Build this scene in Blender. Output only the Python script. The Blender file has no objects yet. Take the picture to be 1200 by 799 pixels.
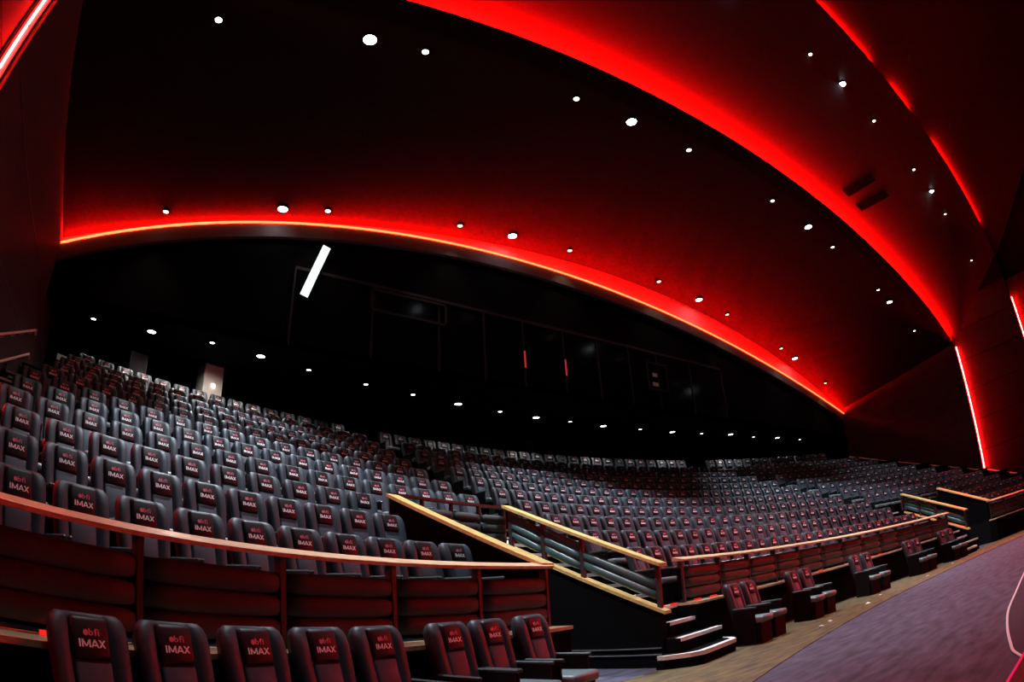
import bpy, bmesh, math, random
from mathutils import Matrix, Vector
random.seed(7)
sc = bpy.context.scene
COL = sc.collection
sin, cos, pi = math.sin, math.cos, math.pi

# ------------------------------------------------------------------ camera (full-frame fisheye lens)
CAM = (-15.869, 24.597, 1.33)
RT = (0.828543, -0.557187, -0.055314); UP = (-0.180177, -0.358845, 0.915842); FW = (0.530145, 0.748848, 0.397711)
cd = bpy.data.cameras.new('camera')
cd.type = 'PANO'
cd.sensor_fit = 'HORIZONTAL'; cd.sensor_width = 36.0; cd.sensor_height = 23.97
if hasattr(cd, 'cycles') and hasattr(cd.cycles, 'panorama_type'):
    pc = cd.cycles
else:
    pc = cd
pc.panorama_type = 'FISHEYE_EQUISOLID'
pc.fisheye_lens = 21.796
pc.fisheye_fov = math.radians(200)
cd.clip_start = 0.05; cd.clip_end = 200
cam = bpy.data.objects.new('camera', cd)
cam.matrix_world = Matrix(((RT[0], UP[0], -FW[0], CAM[0]), (RT[1], UP[1], -FW[1], CAM[1]), (RT[2], UP[2], -FW[2], CAM[2]), (0, 0, 0, 1)))
COL.objects.link(cam); sc.camera = cam

# ------------------------------------------------------------------ world and exposure
wd = bpy.data.worlds.new('dark_hall'); sc.world = wd; wd.use_nodes = True
wd.node_tree.nodes['Background'].inputs[0].default_value = (0.0, 0.0, 0.0, 1)
wd.node_tree.nodes['Background'].inputs[1].default_value = 0.0
sc.view_settings.view_transform = 'Standard'; sc.view_settings.look = 'None'
sc.view_settings.gamma = 1.0; sc.view_settings.use_curve_mapping = False
sc.view_settings.exposure = 0.0
BIG_W, SMALL_W, SOFFIT_W = 8200.0, 60.0, 75.0
COOL = (0.80, 0.92, 1.0); WARM = (1.0, 0.86, 0.62); NEUT = (1.0, 0.95, 0.88)

# ------------------------------------------------------------------ materials
MATS = {}
def mat(name, col, rough=0.6, metal=0.0, noise=None, bump=0.0, spec=0.5, emit=None, strength=0.0):
    if name in MATS: return MATS[name]
    m = bpy.data.materials.new(name); m.use_nodes = True
    nt = m.node_tree; b = nt.nodes['Principled BSDF']
    b.inputs['Base Color'].default_value = (*col, 1); b.inputs['Roughness'].default_value = rough
    b.inputs['Metallic'].default_value = metal; b.inputs['Specular IOR Level'].default_value = spec
    if emit:
        b.inputs['Emission Color'].default_value = (*emit, 1); b.inputs['Emission Strength'].default_value = strength
    if noise or bump:
        tc = nt.nodes.new('ShaderNodeTexCoord'); mp = nt.nodes.new('ShaderNodeMapping'); nz = nt.nodes.new('ShaderNodeTexNoise')
        sc_ = noise[0] if noise else (40, 40, 40)
        mp.inputs['Scale'].default_value = sc_; nz.inputs['Scale'].default_value = 1.0; nz.inputs['Detail'].default_value = 5
        nt.links.new(tc.outputs['Object'], mp.inputs[0]); nt.links.new(mp.outputs[0], nz.inputs['Vector'])
        if noise:
            rp = nt.nodes.new('ShaderNodeValToRGB'); a = noise[1]
            rp.color_ramp.elements[0].position = .3; rp.color_ramp.elements[1].position = .7
            rp.color_ramp.elements[0].color = (*[c * (1 - a) for c in col], 1); rp.color_ramp.elements[1].color = (*[min(1, c * (1 + a)) for c in col], 1)
            nt.links.new(nz.outputs['Fac'], rp.inputs[0]); nt.links.new(rp.outputs[0], b.inputs['Base Color'])
        if bump:
            bp = nt.nodes.new('ShaderNodeBump'); bp.inputs['Strength'].default_value = bump; bp.inputs['Distance'].default_value = .01
            nt.links.new(nz.outputs['Fac'], bp.inputs['Height']); nt.links.new(bp.outputs[0], b.inputs['Normal'])
    MATS[name] = m
    return m
def glow(name, col, strength):
    if name in MATS: return MATS[name]
    m = bpy.data.materials.new(name); m.use_nodes = True; nt = m.node_tree
    nt.nodes.remove(nt.nodes['Principled BSDF'])
    e = nt.nodes.new('ShaderNodeEmission'); e.inputs[0].default_value = (*col, 1); e.inputs[1].default_value = strength
    nt.links.new(e.outputs[0], nt.nodes['Material Output'].inputs[0]); MATS[name] = m
    return m
LEATHER = mat('seat_leather', (.028, .036, .050), .54, noise=((6, 6, 6), .12), bump=.15)
PAD = mat('seat_lumbar_leather', (.042, .053, .073), .54, noise=((6, 6, 6), .12))
HEAD = mat('headrest_leather', (.006, .005, .007), .5)
ARM = mat('armrest_plastic', (.035, .05, .053), .36)
SEATBASE = mat('seat_base_panel', (.005, .005, .0055), .7, spec=.1)
CUSH = mat('seat_cushion_leather', (.13, .175, .19), .38)
LETTER = mat('headrest_print', (.95, .90, .92), .6)
EMBLEM = mat('headrest_red_print', (.75, .17, .25), .6)
QUILT = mat('quilted_leather', (.044, .046, .047), .6, noise=((3, 3, 3), .15), spec=.35)
ROLL2 = mat('stair_roll_leather', (.036, .098, .094), .38)
POST = mat('post_paint', (.03, .022, .024), .5)
WOOD = mat('oak_rail', (.66, .46, .27), .38, noise=((1.2, 30, 30), .22))
WOOD2 = mat('oak_cap', (.58, .43, .15), .4, noise=((1.2, 20, 20), .2))
BLACK = mat('black_wall_paint', (.0035, .0035, .004), .9, spec=.04)
TIERM = mat('tier_carpet', (.005, .0045, .005), .95, noise=((30, 30, 30), .3), spec=.1)
CARPET = mat('hall_carpet', (.062, .052, .084), .95, noise=((2.2, 6.5, 2), .5), bump=.3)
INLAY = mat('stage_carpet', (.036, .031, .050), .95, noise=((3, 3, 3), .2))
BROWN = mat('wood_floor', (.090, .054, .014), .7, noise=((2, 9, 3), .75))
CEIL = mat('ceiling_paint', (.0058, .005, .0055), .95, spec=.1)
COVE = mat('cove_paint', (.22, .18, .18), .8)
WALLP = mat('wall_fabric', (.016, .011, .012), .9, noise=((2, 2, 2), .15))
WALLR = mat('wall_fabric_cove', (.018, .011, .012), .95, spec=.1)
METAL = mat('brushed_metal', (.55, .53, .52), .35, metal=.9)
NOSE = mat('nosing_strip', (.85, .80, .80), .5)
GLASS = mat('booth_glass', (.006, .006, .008), .12, spec=.06)
FRAME = mat('booth_frame', (.03, .03, .034), .45, metal=.3)
PILLAR = mat('pillar_plaster', (.80, .74, .66), .8)
RAILP = mat('handrail_paint', (.75, .72, .72), .5)
WHITE = mat('white_tape', (.72, .68, .70), .7)
PAPER = mat('paper', (.8, .78, .74), .8)
GRILLE = mat('vent_black', (.012, .006, .006), .7)
STAGE = mat('stage_black', (.010, .009, .010), .7)
LED_B = glow('led_red', (1.0, .0012, .0008), 7000)
LED_UP = glow('led_red_up', (1.0, .0012, .0008), 1900)
LED_A = glow('led_red_back', (1.0, .075, .02), 9)
LED_C = glow('led_red_front', (1.0, .0015, .001), 4200)
TUBE = glow('neon_tube', (1.0, .007, .006), 700)
TUBE2 = glow('neon_tube_front', (1.0, .005, .004), 900)
TUBE3 = glow('neon_tube_dim', (1.0, .010, .009), 330)
PINK = glow('stage_led', (.80, .012, .09), 1.0)
LAMP_BIG = glow('lamp_cool', (.82, .94, 1.0), 30)
LAMP_SMALL = glow('lamp_warm', (1.0, .86, .60), 8)
LAMP_SOF = glow('lamp_neutral', (1.0, .97, .90), 10)
STRIP = glow('tube_panel', (.86, 1.0, .97), 1.25)
REDGLOW = glow('red_glow', (1.0, .02, .012), 1.0)
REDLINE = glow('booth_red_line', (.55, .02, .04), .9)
STEPDOT = glow('step_light', (1.0, .80, .45), 2.5)

# ------------------------------------------------------------------ helpers
class MB:
    def __init__(s): s.v = []; s.f = []
    def add(s, vs, fs):
        o = len(s.v); s.v += [tuple(p) for p in vs]; s.f += [tuple(i + o for i in q) for q in fs]; return s
    def box(s, x0, x1, y0, y1, z0, z1):
        return s.add([(x, y, z) for z in (z0, z1) for x, y in ((x0, y0), (x1, y0), (x1, y1), (x0, y1))],
                     [(0, 3, 2, 1), (4, 5, 6, 7), (0, 1, 5, 4), (1, 2, 6, 5), (2, 3, 7, 6), (3, 0, 4, 7)])
    def loft(s, rings, cap=True):
        n = len(rings[0]); vs = [p for r in rings for p in r]; fs = []
        for i in range(len(rings) - 1):
            for j in range(n):
                a = i * n + j; b = i * n + (j + 1) % n
                fs.append((a, b, b + n, a + n))
        if cap:
            fs.append(tuple(range(n))[::-1]); fs.append(tuple((len(rings) - 1) * n + j for j in range(n)))
        return s.add(vs, fs)
    def grid(s, rows):
        n = len(rows[0]); vs = [p for r in rows for p in r]
        return s.add(vs, [(i * n + j, i * n + j + 1, (i + 1) * n + j + 1, (i + 1) * n + j) for i in range(len(rows) - 1) for j in range(n - 1)])
    def tube(s, pts, r, n=8):
        pts = [Vector(p) for p in pts]; rings = []
        for i, p in enumerate(pts):
            d = (pts[min(i + 1, len(pts) - 1)] - pts[max(i - 1, 0)]).normalized()
            a = d.cross(Vector((0, 0, 1)))
            if a.length < 1e-4: a = Vector((1, 0, 0))
            a.normalize(); b = d.cross(a)
            rings.append([tuple(p + a * r * cos(t) + b * r * sin(t)) for t in (2 * pi * k / n for k in range(n))])
        return s.loft(rings)
    def mesh(s, name, m, smooth=False):
        me = bpy.data.meshes.new(name); me.from_pydata(s.v, [], s.f); me.update()
        bm = bmesh.new(); bm.from_mesh(me); bmesh.ops.recalc_face_normals(bm, faces=bm.faces); bm.to_mesh(me); bm.free()
        if m: me.materials.append(m)
        if smooth:
            for p in me.polygons: p.use_smooth = True
        return me
def obj(name, me, parent=None, loc=None, rz=0.0):
    o = bpy.data.objects.new(name, me); COL.objects.link(o)
    if parent: o.parent = parent
    if loc: o.location = loc
    if rz: o.rotation_euler = (0, 0, rz)
    return o
def part(name, mb, m, parent, smooth=False): return obj(name, mb.mesh(name, m, smooth), parent)
def tag(o, label=None, cat=None, group=None, kind=None):
    if label: o['label'] = label
    if cat: o['category'] = cat
    if group: o['group'] = group
    if kind: o['kind'] = kind
    return o
def thing(name, label, cat, loc=(0, 0, 0), rz=0.0, group=None):
    o = obj(name, None, None, loc, rz); o.empty_display_size = .2
    return tag(o, label, cat, group)
def setting(name, label=None):
    o = obj(name, None); o.empty_display_size = .2; o['kind'] = 'structure'
    if label: o['label'] = label
    return o
OX = -1.984                                    # all seat rows are arcs about this plan point (OX, 0)
def PP(R, a, z): return (OX + R * sin(a), R * cos(a), z)
def azx(R, x): return math.asin((x - OX) / R)
def frange(a, b, n): return [a + (b - a) * k / n for k in range(n + 1)]
def arcbar(mb, R0, R1, z0, z1, a0, a1, n):     # bar of rectangular section along an arc
    return mb.loft([[PP(R0, a, z0), PP(R1, a, z0), PP(R1, a, z1), PP(R0, a, z1)] for a in frange(a0, a1, n)])
def ortho(mb, c, u, v, w, hx, hy, hz):         # box about c along unit axes u, v, w
    c, u, v, w = Vector(c), Vector(u), Vector(v), Vector(w)
    return mb.add([tuple(c + u * hx * i + v * hy * j + w * hz * k) for k in (-1, 1) for i, j in ((-1, -1), (1, -1), (1, 1), (-1, 1))],
                  [(0, 3, 2, 1), (4, 5, 6, 7), (0, 1, 5, 4), (1, 2, 6, 5), (2, 3, 7, 6), (3, 0, 4, 7)])
def rbox(x0, x1, y0, y1, z0, z1, r, seg=2):
    me = bpy.data.meshes.new('t'); mb = MB().box(x0, x1, y0, y1, z0, z1); me.from_pydata(mb.v, [], mb.f)
    bm = bmesh.new(); bm.from_mesh(me); bmesh.ops.bevel(bm, geom=list(bm.edges), offset=r, segments=seg, affect='EDGES', profile=.5)
    out = MB(); bm.verts.index_update(); out.add([v.co[:] for v in bm.verts], [[v.index for v in f.verts] for f in bm.faces]); bm.free(); bpy.data.meshes.remove(me)
    return out
ORD = ['', 'first', 'second', 'third', 'fourth', 'fifth', 'sixth', 'seventh', 'eighth', 'ninth', 'tenth', 'eleventh', 'twelfth', 'thirteenth',
       'fourteenth', 'fifteenth', 'sixteenth', 'seventeenth', 'eighteenth', 'nineteenth', 'twentieth', 'twenty-first', 'twenty-second', 'twenty-third',
       'twenty-fourth', 'twenty-fifth', 'twenty-sixth', 'twenty-seventh', 'twenty-eighth', 'twenty-ninth', 'thirtieth']

# ------------------------------------------------------------------ plan data
W = 19.5
def RW(i): return 32.82 + .986 * (i - 1)
def ZW(i): return .90 + .448 * (i - 1)
R_REAR, Z_REAR = 43.6, 5.72
def zceil(x, y): return 14.2 - .076 * (y - 31.67) - (.0086 + .0014 * (y - 31.67) / 8.5) * x * x
def zA(x): return -2.0038e-6 * x**4 + 1.4695e-4 * x**3 - 7.6749e-3 * x**2 - .056583 * x + 12.686
def zB(x): return min(13.62 - .0070 * (x - .8) ** 2, zceil(x, 31.67) - .05)
def zC(x): return 19.5 - .0048 * x * x - 2.6 * (abs(x) / 19.9) ** 8
Y_A, Y_B, Y_C = 40.15, 31.67, 27.30
SOF = 8.0
LV0, LV1 = -.30, -.227      # left walled well beside the stairs, plan angles
LS1 = -.194                 # left stairs run LV1..LS1
RS0, RS1, RV1 = .268, .298, .372
A_WL = azx(31.9, -W) + .004; A_WR = azx(31.9, W) - .004

# ------------------------------------------------------------------ floor and seating tiers
floor = setting('floor')
part('carpet', MB().box(-20.6, 20.6, 12, 36.5, -.2, 0), CARPET, floor)
part('wooden_border', arcbar(MB(), 29.72, 31.62, 0, .012, -.62, .75, 60), BROWN, floor)
def rfront(i): return 31.98 if i == 1 else RW(i) - .74
for i in range(1, 12):
    z = ZW(i) if i < 11 else Z_REAR
    r0 = rfront(i); r1 = rfront(i + 1) if i < 10 else (RW(10) + .95 if i == 10 else 45.6)
    if i == 11: r0 = RW(10) + .95
    spans = [(LS1, RS0)] if i <= 3 else []
    lo = lambda R: azx(R, -W) + .002
    hi = lambda R: azx(R, W) - .002
    secs = [(None, LV0), (LS1, RS0), (RV1, None)] if i <= 3 else [(None, None)]
    mb = MB()
    for s0, s1 in secs:
        rr = [r0, r1]; n = 40; rows = []
        for k in range(n + 1):
            ring = []
            for R, zz in ((r0, max(0, z - 1.0)), (r1, max(0, z - 1.0)), (r1, z), (r0, z)):
                b0 = s0 if s0 is not None else lo(R); b1 = s1 if s1 is not None else hi(R)
                ring.append(PP(R, b0 + (b1 - b0) * k / n, zz))
            rows.append(ring)
        mb.loft(rows)
    part('seating_tier', mb, TIERM, floor)

# carpet of the stage apron with its white outline
inl = [(-2, 26.5), (-4.28, 26.37), (-6.48, 26.2), (-7.85, 26.08), (-8.96, 25.9), (-9.87, 25.7), (-10.31, 25.57), (-10.75, 25.3), (-11.0, 24.9)]
def smooth(P, m=6):
    Q = []
    for i in range(len(P) - 1):
        p0, p1, p2, p3 = P[max(i - 1, 0)], P[i], P[i + 1], P[min(i + 2, len(P) - 1)]
        for k in range(m):
            t = k / m
            Q.append(tuple(.5 * (2 * b + (c - a) * t + (2 * a - 5 * b + 4 * c - d) * t * t + (3 * b - a - 3 * c + d) * t ** 3) for a, b, c, d in zip(p0, p1, p2, p3)))
    return Q + [P[-1]]
inl = smooth(inl)
mb = MB(); n = len(inl)
mb.loft([[(x, y, .003), (x, y, .010), (x + .3, 22.5, .010), (x + .3, 22.5, .003)] for x, y in inl])
apron = part('stage_apron_carpet', mb, INLAY, floor)
mb = MB(); rings = []
for k, (x, y) in enumerate(inl):
    a = Vector(inl[max(k - 1, 0)]); b = Vector(inl[min(k + 1, n - 1)]); d = (b - a).normalized(); nn = Vector((-d.y, d.x)) * .015
    rings.append([(x - nn.x, y - nn.y, .010), (x + nn.x, y + nn.y, .010), (x + nn.x, y + nn.y, .016), (x - nn.x, y - nn.y, .016)])
mb.loft(rings)
part('white_edge_line', mb, WHITE, floor)

# ------------------------------------------------------------------ walls
def side_wall(side):
    s = -1 if side == 'left' else 1
    wl = setting('wall_' + side)
    x = s * W
    xs = sorted((x, x + s * .4))
    part('upper_wall', MB().box(*xs, Y_B, 46.2, 0, 11.4), WALLP, wl)                       # wall beside the tiers
    xs = sorted((s * 20.0, s * 20.3))
    part('recess_backing', MB().box(*xs, Y_C, Y_B, 0, 17), BLACK, wl)
    zs = [0, 1.15, 2.9, 4.63, 6.37, 8.10, 9.85, 11.6, 13.3]
    for a, b in zip(zs[:-1], zs[1:]):
        xs = sorted((s * 20.0, s * 19.94))
        for y0, y1 in ((Y_C + .02, Y_B - .01),):
            part('panel', MB().box(*xs, y0, y1, a + .018, b - .018), WALLR, wl)
    xs = sorted((s * 20.5, s * 20.8))
    part('front_backing', MB().box(*xs, 18, Y_C, 0, 21), BLACK, wl)
    for a, b in zip(zs[:-1], zs[1:]):
        xs = sorted((s * 20.5, s * 20.44))
        part('panel', MB().box(*xs, 22.5, Y_C - .02, a + .018, b - .018), WALLR, wl)
    zs2 = [2.9, 4.63, 6.37, 8.10]
    for z in zs2:                                                                           # thin joint strips on the wall above the aisle steps
        if z > 6: part('joint_strip', MB().box(*sorted((x, x - s * .012)), Y_B + .1, 38.4, z - .10, z - .075), FRAME, wl)
    return wl
side_wall('left'); side_wall('right')
wb = setting('wall_back')
mb = MB(); mb.loft([[PP(45.5, a, 4.6), PP(45.8, a, 4.6), PP(45.8, a, SOF), PP(45.5, a, SOF)] for a in frange(azx(45.5, -W), azx(45.5, W), 40)])
part('rear_wall', mb, BLACK, wb)
part('soffit', MB().box(-W, W, Y_A, 46.2, SOF, SOF + .15), BLACK, wb)
# bulkhead above the soffit, following the ceiling arch
XS = frange(-W, W, 60)
mb = MB(); mb.loft([[(x, Y_A, SOF), (x, Y_A + .2, SOF), (x, Y_A + .2, zceil(x, Y_A) + .02), (x, Y_A, zceil(x, Y_A) + .02)] for x in XS])
part('bulkhead', mb, BLACK, wb)
mb = MB(); mb.loft([[(x, Y_A - .02, zA(x) + .02), (x, Y_A - .001, zA(x) + .02), (x, Y_A - .001, zceil(x, Y_A)), (x, Y_A - .02, zceil(x, Y_A))] for x in XS])
part('cove_back_panel', mb, COVE, wb)
mb = MB(); mb.loft([[(x, Y_A - .16, zA(x) - .48), (x, Y_A - .0, zA(x) - .48), (x, Y_A - .0, zA(x) - .02), (x, Y_A - .16, zA(x) - .02)] for x in XS])
part('cove_lip', mb, mat('lip_paint', (.07, .05, .05), .7), wb)
# projection booth glazing: panes, mullions, upper window, projector port
mul = [-12.4, -9.9, -7.66, -6.0, -4.45, -2.7, -1.08, .57, 2.16, 4.3, 6.6]
for a, b in zip(mul[:-1], mul[1:]):
    part('pane', MB().box(a + .04, b - .04, Y_A - .05, Y_A - .01, SOF + .06, 10.35), GLASS, wb)
for x in mul:
    part('mullion', MB().box(x - .03, x + .03, Y_A - .09, Y_A - .005, SOF + .0, 10.4), FRAME, wb)
part('glazing_head', MB().box(mul[0], mul[-1], Y_A - .08, Y_A - .005, 10.36, 10.46), FRAME, wb)
for x0, x1, z0, z1 in ((-10.0, -7.4, 9.55, 10.3), (1.5, 2.7, 8.75, 9.95)):
    mb = MB().box(x0, x1, Y_A - .12, Y_A - .05, z0, z0 + .07).box(x0, x1, Y_A - .12, Y_A - .05, z1 - .07, z1).box(x0, x0 + .07, Y_A - .12, Y_A - .05, z0, z1).box(x1 - .07, x1, Y_A - .12, Y_A - .05, z0, z1)
    part('port_frame', mb, FRAME, wb)
part('port_inset', MB().box(1.8, 2.15, Y_A - .075, Y_A - .055, 8.95, 9.1).box(1.85, 2.12, Y_A - .075, Y_A - .055, 9.35, 9.5), PILLAR, wb)

# ------------------------------------------------------------------ ceiling
ceiling = setting('ceiling')
XC = frange(-20.3, 20.3, 64)
mb = MB(); mb.grid([[(x, y, zceil(x, y)) for x in XC] for y in frange(32.27, 40.3, 6)])
part('ceiling_band', mb, CEIL, ceiling, True)
mb = MB(); mb.loft([[(x, Y_B, zB(x)), (x, 32.29, zB(x)), (x, 32.29, zB(x) + .03), (x, Y_B, zB(x) + .03)] for x in XC])
mb.loft([[(x, Y_B, zB(x) + .03), (x, Y_B + .02, zB(x) + .03), (x, Y_B + .02, zB(x) + .10), (x, Y_B, zB(x) + .10)] for x in XC])
mb.loft([[(x, 32.255, zB(x) + .03), (x, 32.29, zB(x) + .03), (x, 32.29, zceil(x, 32.27)), (x, 32.255, zceil(x, 32.27))] for x in XC])
part('cove_shelf', mb, BLACK, ceiling)
def zband3(x, y):
    s = (32.25 - y) / (32.25 - Y_C); return (1 - s) * (zB(x) + .04) + s * zC(x)
mb = MB(); mb.grid([[(x, y, zband3(x, y)) for x in XC] for y in frange(32.25, Y_C, 12)])
part('ceiling_band', mb, mat('ceiling_paint_front', (.0085, .006, .0065), .95), ceiling, True)
mb = MB(); mb.loft([[(x, Y_C, zC(x)), (x, 27.62, zC(x)), (x, 27.62, zC(x) + .035), (x, Y_C, zC(x) + .035)] for x in XC])
part('cove_shelf', mb, BLACK, ceiling)
mb = MB(); mb.grid([[(x, y, zC(x) + .04 + (27.6 - y) * .95) for x in XC] for y in frange(27.6, 8, 16)])
part('ceiling_band', mb, mat('ceiling_paint_top', (.006, .004, .0045), .95), ceiling, True)

# ------------------------------------------------------------------ red light coves
def led(name, label, pts, r, m):
    o = part(name, MB().tube(pts, r, 6), m, None); return tag(o, label, 'light strip')
led('led_strip', 'long red strip light arching along the back bulkhead', [(x, Y_A - .20, zA(x)) for x in frange(-W + .02, W - .02, 60)], .028, LED_A)
def ribbon(label, xs, y, zf, ny, nz, w, m):      # flat diode tape in a black channel, facing (0, ny, nz)
    t = thing('led_ribbon', label, 'light strip')
    l = math.hypot(ny, nz); ny, nz = ny / l, nz / l; ty, tz = -nz, ny; h = w / 2
    part('diode_tape', MB().grid([[(x, y - ty * h, zf(x) - tz * h), (x, y + ty * h, zf(x) + tz * h)] for x in xs]), m, t)
    mb = MB(); mb.loft([[(x, y - ty * h * 1.15 - ny * .004, zf(x) - tz * h * 1.15 - nz * .004), (x, y + ty * h * 1.15 - ny * .004, zf(x) + tz * h * 1.15 - nz * .004),
                         (x, y + ty * h * 1.15 - ny * .02, zf(x) + tz * h * 1.15 - nz * .02), (x, y - ty * h * 1.15 - ny * .02, zf(x) - tz * h * 1.15 - nz * .02)] for x in xs])
    part('channel', mb, BLACK, t)
ribbon('red diode ribbon washing the ceiling above the back arch', frange(-W + .1, W - .1, 60), Y_A - .10, lambda x: zA(x) + .01, -.25, 1, .05, LED_UP)
ribbon('hidden red diode ribbon along the great middle ceiling arch', frange(-19.3, 19.4, 60), 31.74, lambda x: zB(x) + .085, .785, .62, .05, LED_B)
for lab, x0, x1 in (('at crown of the front ceiling arch', -3.0, 5.6), ('in middle of the front ceiling arch', 7.6, 9.6), ('at foot of the front ceiling arch', 12.6, 18.6)):
    ribbon('red diode ribbon ' + lab, frange(x0, x1, 16), 27.37, lambda x: zC(x) + .085, .69, .72, .05, LED_C)
for s, nm in ((-1, 'left'), (1, 'right')):
    t = thing('neon_light', 'vertical line of red neon tubes on the %s wall edge' % nm, 'light strip', (s * 19.72, Y_B - .06, 0))
    z = 3.55
    while z < 10.6:
        part('tube', MB().tube([(0, 0, z), (0, 0, z + .5), (0, 0, z + .97)], .026, 8), TUBE if s > 0 else TUBE3, t); z += 1.03
    part('back_channel', MB().box(-.10, .10, .035, .058, 3.5, 10.8), COVE, t)
for s, nm in ((-1, 'left'), (1, 'right')):              # all but the right front-arch tubes are unseen, added to redden front rows
  for y, x, lab in ((Y_C, 20.2, 'front arch'), (22.9, 20.36, 'stage'), (18.5, 20.36, 'screen, added out of view')):
    t = thing('neon_light', 'vertical red neon tubes on the %s wall by the %s' % (nm, lab), 'light strip', (s * x, y - .06, 0))
    for z in (3.97, 5.0, 6.03, 7.06, 8.09, 9.12, 10.15, 11.18):
        part('tube', MB().tube([(0, 0, z), (0, 0, z + .5), (0, 0, z + .97)], .026, 8), TUBE2 if s > 0 else TUBE3, t)
    part('back_channel', MB().box(-.07, .07, .035, .058, 3.9, 12.3), COVE, t)

# ------------------------------------------------------------------ downlights
def spot(name, loc, watts, col, ang, parent, r=.06):
    l = bpy.data.lights.new(name, 'SPOT'); l.energy = watts; l.color = col; l.spot_size = math.radians(ang); l.spot_blend = .7; l.shadow_soft_size = r
    o = bpy.data.objects.new(name, l); COL.objects.link(o); o.parent = parent; o.location = loc
    return o
def lamp_mesh(r, m, name):
    n = 20; d = MB()
    d.add([(r * cos(2 * pi * k / n), r * sin(2 * pi * k / n), z) for z in (-.03, -.005) for k in range(n)],
          [tuple(range(n))[::-1], tuple(range(n, 2 * n))] + [(k, (k + 1) % n, n + (k + 1) % n, n + k) for k in range(n)])
    return d.mesh('lens', m)
def ring_mesh(r):
    n = 20; d = MB()
    d.loft([[((r + a) * cos(2 * pi * k / n), (r + a) * sin(2 * pi * k / n), z) for a, z in ((.005, -.045), (.04, -.045), (.045, .06), (.005, .06))] for k in range(n)], cap=False)
    nv = 4; d.f += [((n - 1) * nv + j, (n - 1) * nv + (j + 1) % nv, (j + 1) % nv, j) for j in range(nv)]
    return d.mesh('trim_ring', BLACK)
LM = {'big': (lamp_mesh(.15, LAMP_BIG, 'b'), ring_mesh(.15)), 'small': (lamp_mesh(.08, LAMP_SMALL, 's'), ring_mesh(.08)),
      'sofb': (lamp_mesh(.13, LAMP_SOF, 'c'), ring_mesh(.13)), 'sofs': (lamp_mesh(.075, LAMP_SOF, 'd'), ring_mesh(.075))}
def downlight(kind, loc, label, group, watts, col, ang, drop=.08, aim=0.0):
    t = thing('downlight', label, 'light', loc, group=group)
    obj('lens', LM[kind][0], t); obj('trim_ring', LM[kind][1], t)
    spot('beam', (0, 0, -drop), watts, col, ang, t).rotation_euler = (aim, 0, 0)
BX = [-13.2, -5.07, 5.1, 13.2]; SX = [-16.6, -11.8, -7.2, -2.45, 2.45, 7.2, 11.85, 16.5]
for y, nm in ((33.12, 'middle arch'), (39.44, 'back arch')):
    for k, x in enumerate(BX):
        downlight('big', (x, y, zceil(x, y) - .02), 'large cool white ceiling downlight, %s from left by the %s' % (ORD[k + 1], nm), 'large ceiling downlights', BIG_W * ((1.0, 1.0, 1.0, .14) if y < 35 else (.6, .8, .6, .12))[k], COOL, (56 if k == 0 else 70) if y < 35 else 44, .08, 0.0 if y < 35 else -.24)
    for k, x in enumerate(SX):
        downlight('small', (x, y, zceil(x, y) - .02), 'small warm ceiling downlight, %s from left by the %s' % (ORD[k + 1], nm), 'small ceiling downlights', SMALL_W, WARM, 80)
for k, x in enumerate([-13.2, -3.57, 3.57, 13.2]):  # two left ones are unseen, added in pattern to light the front rows
    downlight('big', (x, 28.7, zband3(x, 28.7) - .04), 'large cool downlight on front ceiling band, %s from left' % ORD[k + 1], 'large ceiling downlights', BIG_W * (.28, .28, .30, .08)[k], COOL, 62, .35)
for k, x in enumerate([1.15, 6.48, 10.94, 15.2, 18.73]):
    downlight('small', (x, 28.75, zband3(x, 28.75) - .04), 'small warm downlight on front ceiling band, %s from left' % ORD[k + 1], 'small ceiling downlights', SMALL_W, WARM, 80)
SOFL = [(-18.06, 40.95, 0), (-16.27, 41.01, 1), (-14.45, 40.94, 0), (-12.92, 41.26, 1), (-11.31, 41.65, 0), (-9.28, 42.04, 0), (-7.5, 42.27, 0), (-5.65, 42.5, 1), (-3.81, 42.65, 0), (-2.11, 42.75, 1),
        (-.46, 42.71, 0), (1.32, 42.7, 1), (3.36, 42.55, 0), (5.31, 42.37, 1), (7.16, 42.13, 0), (9.06, 41.76, 1), (11.1, 41.73, 0), (13.07, 41.43, 1), (15.35, 41.28, 0)]
for k, (x, y, b) in enumerate(SOFL):
    downlight('sofb' if b else 'sofs', (x, y, SOF - .01), '%s white soffit downlight over the back row, %s from left' % ('large' if b else 'small', ORD[k + 1]), 'soffit downlights', SOFFIT_W * (2.6 if b else .8) * (4 if k == 2 else 1), NEUT, 172 if k == 2 else 96)

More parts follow.
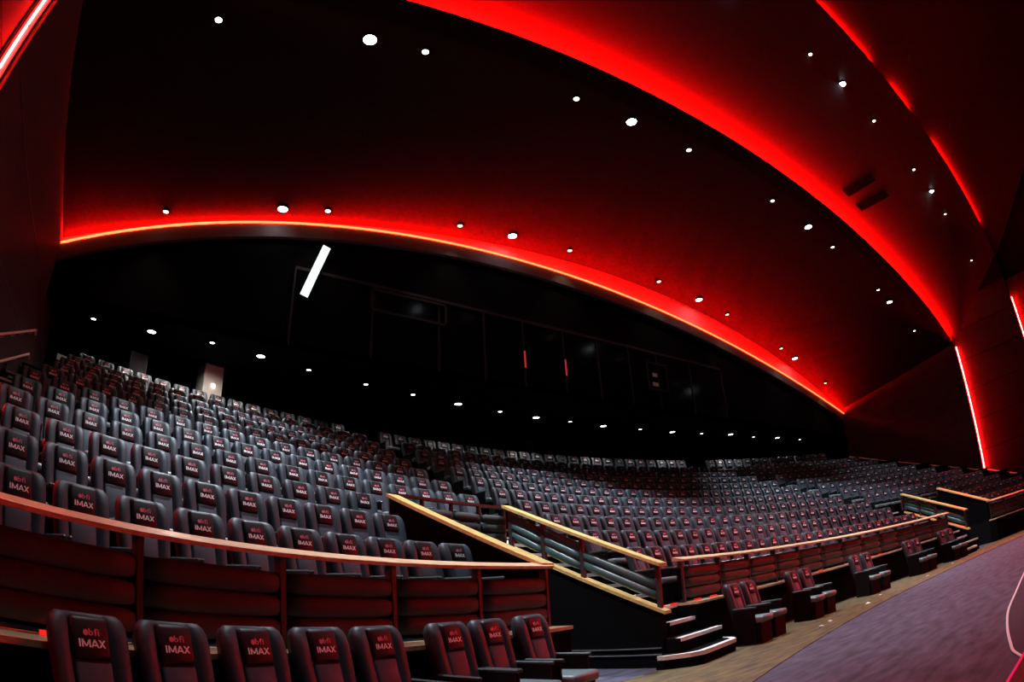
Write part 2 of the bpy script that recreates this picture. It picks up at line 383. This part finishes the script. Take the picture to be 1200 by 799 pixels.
# ------------------------------------------------------------------ parapets with padded rolls
SL = .44                                          # slope of the stair balustrades
def bolster(mb, p0, p1, face, rz, ry, n=6):      # padded roll between two points; face = outward unit vector
    p0, p1, fv = Vector(p0), Vector(p1), Vector(face); rings = []
    for k in range(n + 1):
        t = k / n; e = 1 - .18 * (abs(2 * t - 1) ** 6)
        q = p0.lerp(p1, t); ring = []
        for j in range(10):
            a = 2 * pi * j / 10
            ring.append(tuple(q + fv * ry * e * cos(a) + Vector((0, 0, 1)) * rz * e * sin(a)))
        rings.append(ring)
    return mb.loft(rings)
def parapet(label, a0, a1, posts, ledge=True):
    t = thing('parapet', label, 'parapet')
    n = max(6, int((a1 - a0) * 90))
    rl = part('hand_rail', MB().loft([[PP(31.80, a, 1.597), PP(32.0, a, 1.615), PP(32.0, a, 1.676), PP(31.97, a, 1.680), PP(31.81, a, 1.638), PP(31.795, a, 1.628)] for a in frange(a0, a1, n)]), WOOD, t)
    for a in posts:
        u = (sin(a), cos(a), 0); v = (cos(a), -sin(a), 0)
        part('post', ortho(MB(), PP(31.90, a, 1.255), u, v, (0, 0, 1), .045, .024, .355), POST, t)
    part('backing_board', arcbar(MB(), 31.90, 31.93, .96, 1.48, a0, a1, n), BLACK, t)
    for p, q in zip(posts[:-1], posts[1:]):
        for k in range(3):
            z = 1.052 + k * .176
            g = .0011
            m = (p + q) / 2
            part('padded_roll', bolster(MB(), PP(31.89, p + g, z), PP(31.89, q - g, z), (-sin(m), -cos(m), 0), .091, .042), QUILT, t, True)
    if ledge:
        part('wooden_ledge', arcbar(MB(), 31.58, 31.975, .86, .90, a0, a1, n), WOOD, t)
        part('riser_panel', arcbar(MB(), 31.62, 31.975, 0.0, .86, a0, a1, n), BLACK, t)
    return t
PL = [-.302 - .0374 * k for k in range(8)][::-1]
parapet('curved padded parapet with wooden rail in front of left seating block', A_WL, LV0, PL)
PC = [LS1 + .002] + [-.172 + .0]  # first posts beside the stairs
PC = [LS1 + .003, -.1495] + [-.112 + .0374 * k for k in range(10)] + [RS0 - .003]
parapet('long curved padded parapet with wooden rail below centre seating block', LS1, RS0, PC)
PRR = [RV1 + .002 + .0374 * k for k in range(10)]
parapet('curved padded parapet with wooden rail at far right seating block', RV1, A_WR, [p for p in PRR if p < A_WR])

# ------------------------------------------------------------------ walled wells, balustrades and front stairs
def slope_z(R, z0): return z0 + (R - 31.75) * SL
def radial_wall(label, a, zt, name='side_wall', r0=31.98, r1=34.55):   # black side wall with sloping oak cap
    t = thing(name, label, 'wall cap')
    u = Vector((cos(a), -sin(a), 0)) * .05
    mb = MB()
    mb.loft([[tuple(Vector(PP(R, a, 0)) - u), tuple(Vector(PP(R, a, 0)) + u), tuple(Vector(PP(R, a, slope_z(R, zt) - .05)) + u), tuple(Vector(PP(R, a, slope_z(R, zt) - .05)) - u)] for R in frange(r0, r1, 4)])
    part('wall_face', mb, BLACK, t)
    u = u * 2.3
    mb = MB(); mb.loft([[tuple(Vector(PP(R, a, slope_z(R, zt) - .05)) - u), tuple(Vector(PP(R, a, slope_z(R, zt) - .05)) + u), tuple(Vector(PP(R, a, slope_z(R, zt))) + u), tuple(Vector(PP(R, a, slope_z(R, zt))) - u)] for R in frange(r0 - .15, r1, 6)])
    part('oak_cap', mb, WOOD2, t)
    return t
radial_wall('black side wall with sloping pale oak cap beside left seating block', LV0 - .002, 1.63)
radial_wall('dark side wall with thin oak cap at far right seating block', RV1 + .002, 1.63)
def balustrade(label, a, rolls_low):
    t = thing('stair_balustrade', label, 'balustrade')
    u = Vector((cos(a), -sin(a), 0)); rd = Vector((sin(a), cos(a), 0)); r0, r1 = 31.62, 34.55
    def sec(R, hw, z0, z1): c0 = Vector(PP(R, a, 0)); return [tuple(c0 - u * hw + Vector((0, 0, z0))), tuple(c0 + u * hw + Vector((0, 0, z0))), tuple(c0 + u * hw + Vector((0, 0, z1))), tuple(c0 - u * hw + Vector((0, 0, z1)))]
    mb = MB(); mb.loft([sec(R, .07, 0, .90 + (R - r0) * SL - .05) for R in frange(r0, r1, 4)]); part('side_wall', mb, BLACK, t)
    mb = MB(); mb.loft([sec(R, .10, .90 + (R - r0) * SL - .05, .90 + (R - r0) * SL) for R in frange(r0 - .08, r1, 4)]); part('oak_curb', mb, WOOD2, t)
    mb = MB(); mb.loft([sec(R, .11, 1.56 + (R - r0) * SL, 1.61 + (R - r0) * SL) for R in frange(r0 - .06, r1 + .05, 4)]); part('hand_rail', mb, WOOD2, t)
    ps = [31.66, 33.0, 33.78, 34.5]
    for R in ps:
        zc_ = .90 + (R - r0) * SL
        part('post', ortho(MB(), tuple(Vector(PP(R, a, zc_ + .33))), tuple(u), tuple(rd), (0, 0, 1), .03, .035, .34), POST, t)
    for i, (p, q) in enumerate(zip(ps[:-1], ps[1:])):
        for k in range(2 if i == 0 else 3):
            off = .90 + .19 + k * .155
            part('padded_roll', bolster(MB(), PP(p + .045, a, off + (p - r0) * SL), PP(q - .045, a, off + (q - r0) * SL), tuple(-u), .080, .045), ROLL2, t, True)
    for zz in (.20, .30):
        mb = MB(); mb.loft([[tuple(Vector(s_)) for s_ in (Vector(PP(R, a, zz)) - u * .085, Vector(PP(R, a, zz)) - u * .07, Vector(PP(R, a, zz + .018)) - u * .07, Vector(PP(R, a, zz + .018)) - u * .085)] for R in (31.65, 34.4)])
        part('skirting_strip', mb, METAL, t)
    return t
balustrade('stair balustrade with sloping oak rail and padded rolls left of the front stairs', LV1, 2)
balustrade('far stair balustrade with thin oak rails at the distant right stairs', RS1, 2)
def cross_parapet(label, a0, a1):
    t = thing('cross_parapet', label, 'parapet'); R = 34.62
    part('wall_face', arcbar(MB(), R, R + .12, 0, 2.26, a0, a1, 4), BLACK, t)
    part('top_rail', arcbar(MB(), R - .02, R + .10, 2.86, 2.90, a0, a1, 4), mat('dark_red_rail', (.10, .03, .03), .5), t)
    for k in range(5):
        a = a0 + (a1 - a0) * (k / 4)
        part('post', ortho(MB(), PP(R + .04, a, 2.56), (sin(a), cos(a), 0), (cos(a), -sin(a), 0), (0, 0, 1), .03, .02, .30), POST, t)
    for k in range(4):
        p = a0 + (a1 - a0) * k / 4 + .001; q = a0 + (a1 - a0) * (k + 1) / 4 - .001; m = (p + q) / 2
        for j in range(3): part('padded_roll', bolster(MB(), PP(R - .0, p, 2.33 + j * .16), PP(R - .0, q, 2.33 + j * .16), (-sin(m), -cos(m), 0), .082, .045), QUILT, t, True)
    return t
cross_parapet('dark padded cross parapet at the back of the left well', LV0, LV1)
cross_parapet('dark padded cross parapet at the back of the distant right well', RS1, RV1)
def stairs(label, a0, a1, wide0, wide1, name='front_stairs'):
    t = thing(name, label, 'stairs')
    spec = [(31.02, .215, wide0, wide1, True), (31.36, .43, a0 - .004, a1 + .012, False), (31.66, .66, a0 + .004, a1 + .004, False), (31.93, .90, a0 + .003, a1 - .001, False)]
    spec += [(31.98 + .47 * (k + 1), .90 + .225 * (k + 1), a0 + .003, a1 - .001, False) for k in range(6)]
    for i, (R, z, b0, b1, rnd) in enumerate(spec):
        back = spec[i + 1][0] if i + 1 < len(spec) else 35.2
        if rnd:                                              # bottom step with rounded ends
            pts = []; w0 = .010; m = 10
            fr = []
            for k in range(m + 1):
                a = b0 + (b1 - b0) * k / m; e = abs(2 * k / m - 1)
                fr.append((R + .62 * max(0, e - .55) ** 2 / .2025 * .75, a))
            prof = [PP(r, a, 0) for r, a in fr]; bk = [PP(31.60, fr[-1][1], 0), PP(31.60, fr[0][1], 0)]
            loop = prof + bk
            st = part('step', MB().loft([[(x, y, 0) for x, y, _ in loop], [(x, y, z) for x, y, _ in loop]]), BLACK, t)
            rings = []
            for r, a in fr:
                rings.append([PP(r - .02, a, z - .06), PP(r + .09, a, z - .06), PP(r + .09, a, z + .006), PP(r - .02, a, z + .006)])
            part('nosing', MB().loft(rings), NOSE, st)
        else:
            st = part('step', arcbar(MB(), R, back + .02, max(0, z - .5), z, b0, b1, 2), BLACK, t)
            part('nosing', arcbar(MB(), R - .012, R + .085, z - .052, z + .006, b0 + .0005, b1 - .0005, 2), NOSE, st)
    return t
stairs('front stairs with pale nosings and rounded bottom step beside the balustrade', LV1 + .003, LS1 - .001, -.238, -.1785)
stairs('distant front stairs with pale nosings at far end of centre parapet', RS0 + .001, RS1 - .003, .245, .292)

# ------------------------------------------------------------------ aisle steps between the blocks
def aisle(label, xc, hw, i0, i1, lights):
    t = thing('aisle_stairs', label, 'stairs'); nd = .07 if xc > -15 else .22; NS = NOSE if xc < 15 else TIERM
    for i in range(i0, i1 + 1):
        z = ZW(i); R = rfront(i)
        a0, a1 = azx(R, xc - hw), azx(R, xc + hw)
        if i > i0:
            st = part('half_step', arcbar(MB(), R - .46, R - .002, ZW(i - 1), z - .224, a0, a1, 2), TIERM, t)
            part('nosing', arcbar(MB(), R - .47, R - .47 + nd, z - .26, z - .218, a0, a1, 2), NS, st)
        part('nosing', arcbar(MB(), R - .012, R - .012 + nd, z - .04, z + .006, a0, a1, 2), NS, t)
        if lights:
            for s_ in ((-1,) if lights < 0 else (1,)):
                aa = azx(R, xc + s_ * hw * .98)
                part('step_light', ortho(MB(), PP(R - .03, aa, z + .06), (1, 0, 0), (0, 1, 0), (0, 0, 1), .03, .03, .03), STEPDOT, t)
    return t
aisle('aisle steps with tiny lights between left and centre seating blocks', -9.0, .50, 4, 10, -1)
aisle('distant aisle steps between centre and right seating blocks', 6.88, .50, 4, 10, 1)
aisle('wall-side aisle steps with pale nosings under left handrail', -18.80, .52, 1, 10, 0)
aisle('wall-side aisle steps under the long right handrail', 17.65, 1.5, 1, 10, 0)

# ------------------------------------------------------------------ handrails on the side walls
def handrail(label, s, y0, z0, y1, z1, n):
    t = thing('handrail', label, 'handrail', (s * (W - .09), y0, z0))
    part('rail', MB().tube([(0, k / 4 * (y1 - y0), k / 4 * (z1 - z0)) for k in range(5)] + [(0, y1 - y0 + .08, z1 - z0 - .10)], .03, 8), RAILP, t)
    for k in range(n):
        f = (k + .5) / n; y, z = f * (y1 - y0), f * (z1 - z0)
        part('bracket', MB().tube([(0, y, z - .02), (0, y, z - .07), (s * .085, y, z - .09)], .009, 6), METAL, t)
handrail('metal handrail rising along the left wall', -1, 31.8, 3.40, 39.6, 6.80, 9)
handrail('lower metal handrail beneath the left wall rail', -1, 31.8, 2.85, 39.4, 6.10, 9)
handrail('long thin metal handrail rising along the right wall', 1, 31.75, 3.55, 40.1, 6.75, 10)
t = thing('handrail', 'short metal handrail on recessed right wall by the screen', 'handrail', (19.85, 27.4, 1.75))
part('rail', MB().tube([(0, 0, 0), (0, 2, .85), (0, 4.15, 1.78)], .03, 8), RAILP, t)
for y in (.5, 2, 3.5): part('bracket', MB().tube([(0, y, y * .43 - .02), (0, y, y * .43 - .07), (.09, y, y * .43 - .09)], .009, 6), METAL, t)

# ------------------------------------------------------------------ seats
def rec(p): return (p[0], p[1] + .25 * (p[2] - .93), p[2])
def make_parts():
    P = {}
    zs = [.36, .50, .68, .84, .95, 1.01, 1.05, 1.078]; hw = [.212, .222, .236, .246, .247, .243, .232, .200]
    pr = [(-1, .03), (-.965, -.018), (-.86, -.032), (-.58, -.028), (-.52, .002), (.52, .002), (.58, -.028), (.86, -.032), (.965, -.018), (1, .03), (.94, .105), (-.94, .105)]
    rings = []
    for k, (z, h) in enumerate(zip(zs, hw)):
        e = (1, 1, 1, 1, 1, .85, .6, .3)[k]
        rings.append([rec((x * h, .03 + (y - .03) * e, z)) for x, y in pr])
    me = MB().loft(rings).mesh('backrest', LEATHER, True); P['backrest'] = me
    mb = rbox(-.118, .118, -.034, .05, .838, 1.066, .022); mb.v = [rec(p) for p in mb.v]; P['headrest'] = mb.mesh('headrest', HEAD, True)
    mb = rbox(-.118, .118, -.024, .05, .43, .832, .02); mb.v = [rec(p) for p in mb.v]; P['lumbar_pad'] = mb.mesh('lumbar_pad', PAD, True)
    P['seat_cushion'] = rbox(-.232, .232, -.60, -.10, .355, .47, .035).mesh('seat_cushion', CUSH, True)
    P['seat_base'] = MB().box(-.222, .222, -.545, -.12, .0, .37).mesh('seat_base', SEATBASE)
    for s in (-1, 1):
        mb = rbox(s * .253 - .016, s * .253 + .016, -.50, -.05, .605, .645, .012, 1)
        me = mb.mesh('armrest', ARM); me.materials.append(SEATBASE)
        pn = MB().box(s * .253 - .012, s * .253 + .012, -.46, -.06, 0, .607); bm = bmesh.new(); bm.from_mesh(me)
        vv = [bm.verts.new(p) for p in pn.v]
        for f in pn.f: bm.faces.new([vv[i] for i in f]).material_index = 1
        bm.to_mesh(me); bm.free(); P['armrest%d' % s] = me
    def text(body, size, off, m, sx=1.0):
        cu = bpy.data.curves.new('t', 'FONT'); cu.body = body; cu.size = size; cu.align_x = 'CENTER'; cu.align_y = 'CENTER'; cu.resolution_u = 2; cu.offset = off; cu.space_character = 1.12; cu.extrude = .0012
        o = bpy.data.objects.new('t', cu); COL.objects.link(o); bpy.context.view_layer.update()
        me = bpy.data.meshes.new_from_object(o.evaluated_get(bpy.context.evaluated_depsgraph_get()))
        bpy.data.objects.remove(o); bpy.data.curves.remove(cu); me.materials.clear(); me.materials.append(m)
        for v in me.vertices: v.co.x *= sx
        return me
    def place(me, x, z):
        for v in me.vertices: v.co = rec((v.co.x + x, -.0365 + .0 - v.co.z, z + v.co.y))
        me.update(); return me
    lt = MB(); H = .042; q = .0105                           # block capitals I M A X built from strokes
    def stroke(x0, z0, x1, z1, w=q): lt.add([(x0 - w / 2, z0, .001), (x0 + w / 2, z0, .001), (x1 + w / 2, z1, .001), (x1 - w / 2, z1, .001)], [(0, 1, 2, 3)])
    b, t_ = -H / 2, H / 2
    stroke(-.0775, b, -.0775, t_)
    stroke(-.0600, b, -.0600, t_); stroke(-.0150, b, -.0150, t_); stroke(-.0600, t_, -.0375, b + .004); stroke(-.0150, t_, -.0375, b + .004)
    stroke(-.0035, b, .0165, t_); stroke(.0365, b, .0165, t_); lt.add([(.004, b + .008, .001), (.029, b + .008, .001), (.026, b + .0155, .001), (.007, b + .0155, .001)], [(0, 1, 2, 3)])
    stroke(.0455, b, .0785, t_, .012); stroke(.0785, b, .0455, t_, .012)
    P['lettering'] = place(lt.mesh('lettering', LETTER), 0, .925)
    em = place(text('bfi', .053, .0006, EMBLEM, 1.25), .018, .984)
    bm = bmesh.new(); bm.from_mesh(em); n = 12
    vs = [bm.verts.new(rec((-.034 + .017 * cos(2 * pi * k / n), -.0378, .982 + .017 * sin(2 * pi * k / n)))) for k in range(n)]; bm.faces.new(vs)
    bm.to_mesh(em); bm.free(); em.name = 'emblem'; P['emblem'] = em
    return P
SP = make_parts()
def add_seat(R, a, z, label, group):
    t = thing('cinema_seat', label, 'seat', PP(R, a, z), -a, group)
    obj('backrest', SP['backrest'], t); h = obj('headrest', SP['headrest'], t)
    obj('lettering', SP['lettering'], h); obj('emblem', SP['emblem'], h)
    obj('lumbar_pad', SP['lumbar_pad'], t); obj('seat_cushion', SP['seat_cushion'], t); obj('seat_base', SP['seat_base'], t)
    obj('armrest', SP['armrest-1'], t); obj('armrest', SP['armrest1'], t)
    return t
def pix(p):                                        # where a point falls in the 1200 x 799 picture: only to tell which seats are in view
    d = Vector(p) - Vector(CAM); x, y, z = d.dot(Vector(RT)), d.dot(Vector(UP)), d.dot(Vector(FW))
    th = math.atan2(math.hypot(x, y), z); ph = math.atan2(y, x); r = 2 * sin(th / 2) * 726.53
    return 600 + r * cos(ph), 399.5 - r * sin(ph)
LAZ = [-.4716, -.4661, -.4586, -.4560, -.4459, -.3169, -.2914, -.2835]; LSP = [.567, .5406, .5661, .5627, .5645, .5699, .5658, .5636]
CAZ = [-.1865, -.1841, -.1817, -.1754, -.1694]; CSP = [.6029, .5866, .578, .5673, .5704]
seats = []                                          # (R, a, z, block, row, place)
for i in range(1, 11):
    R, z = RW(i), ZW(i)
    if i <= 8: a0, sp = LAZ[i - 1], LSP[i - 1]
    else: a0, sp = azx(R, -9.83), .566
    amax = LV0 - .009 if i <= 3 else azx(R, -9.6)
    k0 = -40; row = [a0 + k * sp / R for k in range(-40, 40)]
    row = [a for a in row if a <= amax and OX + R * sin(a) > -18.0]
    for k, a in enumerate(reversed(row)): seats.append((R, a, z, 'left', i, k + 1))
    a0, sp = (CAZ[i - 1], CSP[i - 1]) if i <= 5 else (azx(R, -8.12), .571)
    k = 0
    while OX + R * sin(a0 + k * sp / R) < 6.12: seats.append((R, a0 + k * sp / R, z, 'centre', i, k + 1)); k += 1
    a0 = RV1 + .018 if i <= 3 else azx(R, 7.78); k = 0
    while OX + R * sin(a0 + k * .571 / R) < 15.7: seats.append((R, a0 + k * .571 / R, z, 'right', i, k + 1)); k += 1
k = 0; x = -17.95
while x < 15.6:
    if not (-9.7 < x < -8.3 or 6.3 < x < 7.5): k += 1; seats.append((R_REAR, azx(R_REAR, x), Z_REAR, 'rear', 11, k))
    x += .60 * cos(azx(R_REAR, x))
seats = [s for s in seats if -45 < pix(PP(s[0], s[1], s[2] + .9))[0] < 1245]
def dist(s): return (Vector(PP(s[0], s[1], s[2])) - Vector(CAM)).length
# the front row stands on the hall floor
FL = [-.4680, -.4502, -.4312, -.4129, -.3948, -.3681, -.3501, -.3285]
FR = [-.1664, -.1465, -.0837, -.0631, .0264, .0480, .1374, .157, .2181, .2361]
for k, a in enumerate(FL):
    add_seat(31.47, a, .012, 'dark cinema seat in the nearest floor row, %s from the left' % ORD[k + 1], 'front floor row seats')
PN = ['nearest the front stairs', 'second from the front stairs', 'third from the front stairs', 'fourth from the front stairs', 'farthest from the front stairs']
for k, a in enumerate(FR):
    add_seat(31.33, a, .012, 'cinema seat on wooden floor strip, %s of pair %s' % ('left' if k % 2 == 0 else 'right', PN[k // 2]), 'front floor row seats')
seats.sort(key=dist)
BN = {'left': 'left block', 'centre': 'centre block', 'right': 'far right block', 'rear': 'rear row'}
near, far = seats[:282], seats[282:]
for R, a, z, b, i, k in near:
    if b == 'rear': lab = 'brightly lit cinema seat in rear row by back wall, %s from left' % ORD[k]
    else: lab = 'grey cinema seat, %s, %s row up, %s seat from the %s aisle' % (BN[b], ORD[i], ORD[k], {'left': 'centre', 'centre': 'left', 'right': 'near'}[b])
    add_seat(R, a, z, lab, 'grey seats of the ' + BN[b])
# the rest, smallest in the picture: one mesh
vs, fs, ms = [], [], []
mlist = []
src = []
for nm in ('backrest', 'headrest', 'lumbar_pad', 'seat_cushion', 'seat_base', 'armrest-1', 'armrest1', 'lettering', 'emblem'):
    me = SP[nm]
    for m in me.materials:
        if m not in mlist: mlist.append(m)
    src.append(([v.co.copy() for v in me.vertices], [tuple(p.vertices) for p in me.polygons], [mlist.index(me.materials[p.material_index]) for p in me.polygons]))
for R, a, z, b, i, k in far:
    M = Matrix.Translation(PP(R, a, z)) @ Matrix.Rotation(-a, 4, 'Z')
    for v_, f_, mi in src:
        o = len(vs); vs += [(M @ v)[:] for v in v_]; fs += [tuple(q + o for q in p) for p in f_]; ms += mi
me = bpy.data.meshes.new('distant_seating'); me.from_pydata(vs, [], fs)
for m in mlist: me.materials.append(m)
me.polygons.foreach_set('material_index', ms); me.update()
tag(obj('distant_seating', me), 'distant rows of grey cinema seats at the back and far right', 'seating', kind='stuff')

# ------------------------------------------------------------------ stage edge by the camera
t = thing('stage_platform', 'black stage platform with glowing pink edge in the lower right corner', 'stage')
cor = [(14, 20), (14, 24.98), (0, 25.06), (-10, 25.08), (-12.6, 25.07), (-13.3, 25.08), (-13.75, 24.99), (-14.0, 24.78), (-14.1, 24.4), (-14.1, 20)]
mb = MB().loft([[(x, y, 0) for x, y in cor], [(x, y, .60) for x, y in cor]]); part('deck', mb, STAGE, t)
edge = cor[1:-1]
part('edge_light', MB().tube([(x + (.0 if y > 24.9 else -.012), y + .012, .575) for x, y in edge], .020, 6), PINK, t)

# ------------------------------------------------------------------ smaller things
# lit slot on the bulkhead
t = thing('linear_light', 'slanted white linear light panel below the back arch', 'light', (-11.82, Y_A - .16, 10.39))
t.rotation_euler = (0, .30, 0)
part('diffuser', MB().box(-.125, .125, -.03, 0, -.93, .93), STRIP, t); part('housing', MB().box(-.135, .135, 0, .06, -.94, .94), BLACK, t)
for x, lab in ((-4.45, 'thin red light line on booth mullion, left one'), (-2.70, 'thin red light line on booth mullion, right one')):
    t = thing('light_line', lab, 'light', (x, Y_A - .11, 8.66)); part('glow_bar', MB().box(-.028, .028, -.015, 0, 0, .6), REDLINE, t); part('housing', MB().box(-.032, .032, 0, .018, -.02, .62), BLACK, t)
t = thing('back_pillar', 'pale lit pillar standing behind the back left seats', 'pillar', (-14.2, 43.05, 5.72)); t.rotation_euler = (0, 0, .3)
part('shaft', rbox(-.33, .33, -.33, .33, .02, 2.26, .02, 1), PILLAR, t); part('plinth', MB().box(-.36, .36, -.36, .36, 0, .12), BLACK, t)
part('wall_light', MB().box(-.05, .05, -.36, -.33, 1.55, 1.64), LAMP_SOF, t)
def speaker(label, loc, rz, w=.42, h=.6, d=.35):
    t = thing('wall_speaker', label, 'speaker', loc, rz)
    part('cabinet', rbox(-w / 2, w / 2, -d / 2, d / 2, -h / 2, h / 2, .02, 1), ARM, t); part('grille', MB().box(-w * .42, w * .42, -d / 2 - .012, -d / 2 + .002, -h * .42, h * .42), FRAME, t)
    part('bracket', MB().box(-.04, .04, d / 2 - .01, d / 2 + .25, -.05, .05), BLACK, t)
speaker('black loudspeaker on rear wall above the back left seats', (-16.6, 42.3, 7.3), .35, .6, .8)
speaker('small grey loudspeaker on rear wall behind the centre block', (-.9, 45.05, 7.35), 0)
t = thing('exit_sign', 'small pale illuminated sign box by top of left aisle', 'sign', (-18.6, 40.6, 6.45)); t.rotation_euler = (0, 0, .5)
part('box', MB().box(-.28, .28, 0, .08, 0, .2), BLACK, t); part('face', MB().box(-.26, .26, -.012, 0, .02, .18), glow('sign_face', (.55, .55, .40), .10), t)
# air vents on the front ceiling band
for k, (xa, xb) in enumerate((((5.51, 31.19), (7.25, 30.16)), ((6.78, 31.24), (8.71, 30.20)))):
    t = thing('air_vent', 'dark slot air vent in red ceiling band, %s one' % ('upper' if k == 0 else 'lower'), 'vent')
    rows = []
    for f in (0, 1):
        x = xa[0] + (xb[0] - xa[0]) * f; y = xa[1] + (xb[1] - xa[1]) * f
        rows.append(((x, y), (x + .56, y + .01)))
    def fr(x, y, dz): return (x, y, zband3(x, y) - dz)
    (p, q), (r_, s_) = rows
    loop = [p, q, s_, r_]
    part('frame', MB().loft([[fr(x, y, .0) for x, y in loop], [fr(x, y, .06) for x, y in loop]]), GRILLE, t)
    for j in range(5):
        g = (j + .5) / 5; a = (p[0] + (q[0] - p[0]) * g, p[1] + (q[1] - p[1]) * g); b = (r_[0] + (s_[0] - r_[0]) * g, r_[1] + (s_[1] - r_[1]) * g)
        part('slat', MB().tube([fr(a[0], a[1], .065), fr(b[0], b[1], .065)], .022, 5), BLACK, t)
# emissive red bars standing for the red light under the parapet rolls
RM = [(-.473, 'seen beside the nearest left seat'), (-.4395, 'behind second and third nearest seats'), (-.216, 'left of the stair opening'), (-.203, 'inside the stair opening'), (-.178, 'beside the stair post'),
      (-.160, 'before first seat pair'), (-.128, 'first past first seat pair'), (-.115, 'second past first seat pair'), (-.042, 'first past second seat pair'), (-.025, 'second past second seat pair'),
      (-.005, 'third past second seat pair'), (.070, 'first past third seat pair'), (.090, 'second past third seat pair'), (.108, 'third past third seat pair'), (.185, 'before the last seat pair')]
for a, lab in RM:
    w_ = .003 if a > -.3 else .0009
    o = part('red_glow_bar', arcbar(MB(), 31.84, 31.875, .902, .93, a - w_, a + w_, 2), REDGLOW, None)
    tag(o, 'small red glow bar on wooden ledge, ' + lab, 'red glow', 'red ledge glow')
# paper scraps on the wooden strip
SCR = [(30.15, -.135, 'left of the first pair'), (30.2, -.115, 'by the first pair'), (30.15, -.045, 'by the second pair'), (30.35, .0, 'right of the second pair'), (30.1, .09, 'by the third pair'), (30.3, .17, 'by the fourth pair')]
for R, a, lab in SCR:
    me = bpy.data.meshes.new('paper_scrap'); bm = bmesh.new(); bmesh.ops.create_icosphere(bm, subdivisions=1, radius=.06)
    for v in bm.verts: v.co = Vector((v.co.x * random.uniform(.7, 1.5), v.co.y * random.uniform(.6, 1.2), max(0, v.co.z * .45 + .01)))
    bm.to_mesh(me); bm.free(); me.materials.append(PAPER)
    tag(obj('paper_scrap', me, None, PP(R, a, .012), random.uniform(0, 3)), 'crumpled white paper scrap on wooden floor ' + lab + ' of seats', 'paper', 'paper scraps')
